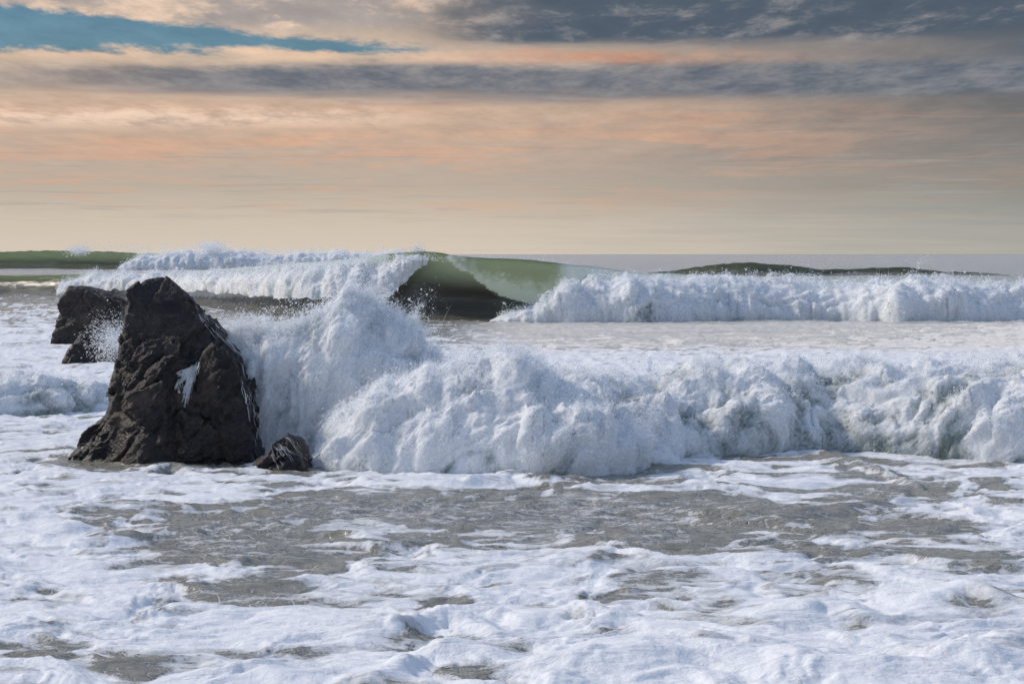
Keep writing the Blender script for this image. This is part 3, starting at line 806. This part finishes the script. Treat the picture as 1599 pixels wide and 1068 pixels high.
def edge_plane(a, b, Y, ny=0.0):
    """plane through the image line a -> b at distance Y, facing left of the direction a -> b, leaning by ny"""
    A, B = np.array(at(*a, Y)), np.array(at(*b, Y))
    d = B - A
    return ((-d[2] / np.hypot(d[0], d[2]), ny, d[0] / np.hypot(d[0], d[2])), A)

Ym = 34.6
main = (at(262, 600, Ym + .1), [
    edge_plane((140, 730), (200, 440), Ym, -.15), edge_plane((198, 446), (220, 421), Ym, .1), edge_plane((220, 421), (240, 414), Ym, .2), edge_plane((240, 414), (258, 422), Ym, .1), edge_plane((258, 422), (296, 460), Ym, .1), edge_plane((296, 460), (354, 524), Ym, .1),
    edge_plane((345, 528), (412, 720), Ym, .0), ((-.1, -1, .30), at(230, 600, 33.7)), ((.5, -1, .35), at(320, 600, 34.0)), ((-.75, -1, .22), at(170, 620, 34.0)), ((.1, 1, .2), at(262, 600, 36.2)),
    ((0, 0, -1), (-6, 35, -.6)), ((.25, -.9, .75), at(300, 520, 34.35))], 520, 380)
right_b = (at(350, 650, Ym), [
    edge_plane((296, 720), (318, 552), Ym, 0), edge_plane((318, 552), (340, 530), Ym, 0), edge_plane((340, 530), (372, 552), Ym), edge_plane((372, 552), (398, 610), Ym), edge_plane((398, 610), (415, 725), Ym),
    ((.15, -1, .25), at(350, 650, 33.55)), ((-.5, -1, .1), at(320, 650, 33.75)), ((0, 1, .1), at(350, 650, 35.8)), ((0, 0, -1), (-6, 35, -.6))], 300, 220)
left_f = (at(185, 690, Ym), [
    edge_plane((108, 715), (122, 670), Ym - .3), edge_plane((122, 670), (165, 628), Ym - .3), edge_plane((165, 628), (260, 612), Ym - .3, -.5), ((1, -.2, .1), at(275, 690, Ym)),
    ((-.25, -1, .45), at(190, 690, 33.75)), ((0, 1, .1), at(190, 690, 35.6)), ((0, 0, -1), (-6, 35, -.5))], 300, 200)
low_f = (at(290, 690, 34.1), [
    edge_plane((228, 725), (262, 650), 33.8), edge_plane((262, 650), (285, 632), 33.8), edge_plane((285, 632), (330, 655), 33.8), edge_plane((330, 655), (392, 722), 33.8), ((0, -1, .25), at(290, 690, 33.35)),
    ((-.6, -1, .3), at(255, 690, 33.55)), ((.6, -1, .35), at(345, 695, 33.55)), ((0, 1, 0), at(290, 690, 35)), ((0, 0, -1), (-6, 35, -.5))], 260, 180)
big_rock = rock('sea_rock', [main, right_b, left_f, low_f], 'tall dark pointed rock, biggest of all, standing in foam beside the splash')

Yr = 78.0
r1 = (at(140, 500, Yr), [
    edge_plane((88, 545), (99, 465), Yr), edge_plane((97, 475), (116, 443), Yr), edge_plane((116, 443), (140, 450), Yr), edge_plane((140, 450), (198, 472), Yr), edge_plane((190, 458), (225, 560), Yr),
    ((-.2, -1, .2), at(140, 500, 76.6)), ((.5, -1, .2), at(180, 500, 76.8)), ((0, 1, 0), at(140, 500, 80)), ((0, 0, -1), (-14, 78, -.6))], 220, 160)
r2 = (at(160, 545, 64.4), [
    edge_plane((100, 570), (122, 525), 64.4), edge_plane((122, 525), (150, 500), 64.4), edge_plane((150, 500), (215, 500), 64.4), ((1, 0, 0), at(220, 545, 64.4)),
    ((0, -1, .5), at(160, 545, 63.6)), ((0, 1, 0), at(160, 545, 66)), ((0, 0, -1), (-14, 62, -.6))], 180, 130)
rock('sea_rock', [r1], 'flat-topped dark rock standing farthest back, left of the tall pointed rock')
rock('sea_rock', [r2], 'low rock showered by white spray, between the flat-topped rock and the roller')
Ys = 32.5
s1 = (at(443, 712, Ys), [
    edge_plane((386, 740), (424, 684), Ys), edge_plane((424, 684), (444, 668), Ys), edge_plane((444, 668), (472, 684), Ys), edge_plane((472, 684), (494, 735), Ys),
    ((-.3, -1, .45), at(435, 712, 32.2)), ((.5, -1, .3), at(465, 715, 32.25)), ((0, 1, 0), at(443, 712, 33.1)), ((0, 0, -1), (-6, 35, -.4))], 200, 150)
rock('sea_rock', [s1], 'small black wet rock at the foot of the splash, right of the tall pointed rock')
b1 = (at(428, 640, 35.3), [
    edge_plane((402, 720), (412, 570), 35.2), edge_plane((412, 570), (430, 545), 35.2), edge_plane((430, 545), (448, 640), 35.2), ((1, 0, 0), at(450, 640, 35.2)),
    ((0, -1, .1), at(430, 600, 35.02)), ((0, 1, 0), at(430, 600, 35.7)), ((0, 0, -1), (-6, 35, -.4))], 160, 130)
link('sea_rock', poly_mesh('sea_rock', *chunk(*b1)), M_rock)
tag(COL.objects[-1], 'narrow dark rock showing through the falling water of the tall splash', 'rock')
BV = BVHTree.FromPolygons([v.co for v in big_rock.data.vertices], [p_.vertices[:] for p_ in big_rock.data.polygons])
def on_rock(px, py, off=.012, bv=BV):
    """point on the rock's face seen at a photo pixel"""
    d = Vector(at(px, py, 1.0)) - Vector((0, 0, H_CAM)); d.normalize()
    h = bv.ray_cast(Vector((0, 0, H_CAM)), d)
    return None if h[0] is None else np.array(h[0] + h[1] * off)

def rivulets(paths, n, wid, g, rad, scatter=2.0, bv=BV):
    """thin strands of white water following pixel paths down a rock"""
    out = []
    for pts, k in paths:
        pts = np.array(pts, float)
        for _ in range(int(n * k)):
            a, b_ = np.sort(g.rand(2)); 
            if b_ - a < .12: b_ = min(1, a + .2)
            t_ = np.linspace(a, b_, 6) * (len(pts) - 1); i = np.arange(len(pts))
            ox, oy = g.normal(size=2) * scatter * wid
            xs = np.interp(t_, i, pts[:, 0]) + ox + g.normal(size=6) * .5; ys = np.interp(t_, i, pts[:, 1]) + oy * .6
            q = [on_rock(x_, y_, g.uniform(.005, .035), bv) for x_, y_ in zip(xs, ys)]
            if any(w_ is None for w_ in q): continue
            q = np.array(q)
            if np.abs(np.diff(q[:, 1])).max() > .25: continue
            out.append(q)
    P = np.array(out)
    rr = rad * g.lognormal(0, .4, (len(P), 1)) * np.array([.3, .9, 1, .9, .6, .2])[None]
    return P, rr
g = np.random.RandomState(3)
t = thing('water_trickle', 'white trickle of water spilling from a notch down the face of the tall rock', 'trickle')
P, rr = rivulets([([(309, 562), (304, 578), (298, 588), (294, 600), (291, 616), (288, 632)], 1.2), ([(308, 572), (292, 580), (278, 586)], .8), ([(300, 580), (285, 592), (276, 600), (278, 612)], .5), ([(300, 575), (290, 584), (284, 594)], .8)], 60, 1.9, g, .007, 1.6)
strands('water_strand', P, rr, t)
t = thing('water_trickle', 'streaks of white water running down the right edge of the tall pointed rock', 'trickle')
P, rr = rivulets([([(335, 512), (352, 530), (368, 545), (384, 562)], 1.0), ([(384, 560), (396, 590), (402, 620), (410, 655)], 1.0), ([(380, 575), (388, 610), (394, 640), (400, 680)], .8), ([(310, 488), (330, 512), (345, 530)], .5), ([(398, 640), (405, 670), (408, 705)], .8)], 32, 2.0, g, .006, 3.0)
strands('water_strand', P, rr, t)

# spray thrown across the flat-topped rock
t = thing('spray_fan', 'fan of white droplets flying across the front of the flat-topped rock', 'spray')
n = 2600
a_ = g.normal(2.5, .6, n); l0 = g.rand(n) * 1.3 * (.4 + .6 * g.rand(n)); c0 = np.array(at(192, 536, 62.8))
d_ = np.stack([np.cos(a_), -.15 + .2 * g.normal(size=n), np.sin(a_) * .9], -1)
p0 = c0 + d_ * l0[:, None] + g.normal(size=(n, 3)) * .14
ln = (.02 + .08 * g.rand(n) ** 2)[:, None, None]; tt = np.linspace(0, 1, 4)
d_[:, 2] -= l0 * .5
pl = p0[:, None] + d_[:, None] * tt[None, :, None] * ln
strands('water_strand', pl, .0055 * g.lognormal(0, .5, (n, 1)) * np.array([.4, 1, .8, .2])[None], t)
n = 3200
p0 = c0 + g.normal(size=(n, 3)) * np.array([.35, .25, .45]) + np.array([-.3, 0, -.25])
droplets('spray', p0, .006 * g.lognormal(0, .5, n), t)
# plumes blown off the far wave
t = [o for o in COL.objects if o.get('label', '').startswith('distant green wave')][0]
pl = []
for px, py, sx, sy, n in ((122, 391, 9, 4, 1300), (330, 388, 12, 6, 2600), (215, 388, 55, 5, 700), (420, 392, 60, 3, 900)):
    c0 = np.array(at(px, py, 449)); k = 449 / F
    pl.append(c0 + g.normal(size=(n, 3)) * np.array([sx * k, 1.5, sy * k]))
pl = np.concatenate(pl)
droplets('spray_plume', pl, .055 * g.lognormal(0, .4, len(pl)), t)
# one thin spout
t = thing('water_spout', 'thin little spout of water jumping up from the smooth foam behind the right roller', 'spout')
jets = []
for k in range(7):
    q0 = np.array(at(1013 + g.normal() * 2, 560, 52)); q0[2] = .3; tt = np.linspace(0, 1, 60)
    d_ = np.array([g.normal() * .22, g.normal() * .1, 1]); l_ = .25 + .3 * g.rand()
    jets.append(q0 + d_ * (tt * l_)[:, None] + g.normal(size=(60, 3)) * .02)
jets = np.concatenate(jets)
droplets('spray_jet', jets, .014 * g.lognormal(0, .3, len(jets)), t)
# wet threads over the small rock
so_ = [o for o in COL.objects if o.get('label', '').startswith('small black')][0]
bs = BVHTree.FromPolygons([v.co for v in so_.data.vertices], [p_.vertices[:] for p_ in so_.data.polygons])
t = thing('water_trickle', 'pale threads of water draining off the small black rock', 'trickle')
P, rr = rivulets([([(428, 690), (440, 706), (458, 724)], 1), ([(432, 696), (446, 702), (468, 716)], .8), ([(424, 700), (428, 716), (440, 730)], .6), ([(448, 682), (462, 700), (476, 722)], .6)], 13, 1.5, g, .0035, 2.2, bs)
strands('water_strand', P, rr, t)

# fine spray torn off the crest of the green breaker
t = [o for o in COL.objects if o.get('label', '').startswith('curling breaker')][0]
n = 9000
px = np.concatenate([g.uniform(630, 930, 5000), g.normal(655, 25, 4000)]); py = np.interp(px, [600, 655, 700, 780, 870, 930], [407, 404, 409, 410, 415, 427])
Yc = g.normal(107, 1.2, n)
P = np.stack(at(px, py, Yc), -1); P[:, 2] += np.abs(g.normal(0, .16, n)) * (1 + .9 * fbm2(px * .03, px * 0, 3)) - .05; P[:, 1] += np.abs(g.normal(0, .9, n))
droplets('spray_plume', P, .016 * g.lognormal(-.1, .45, n), t)
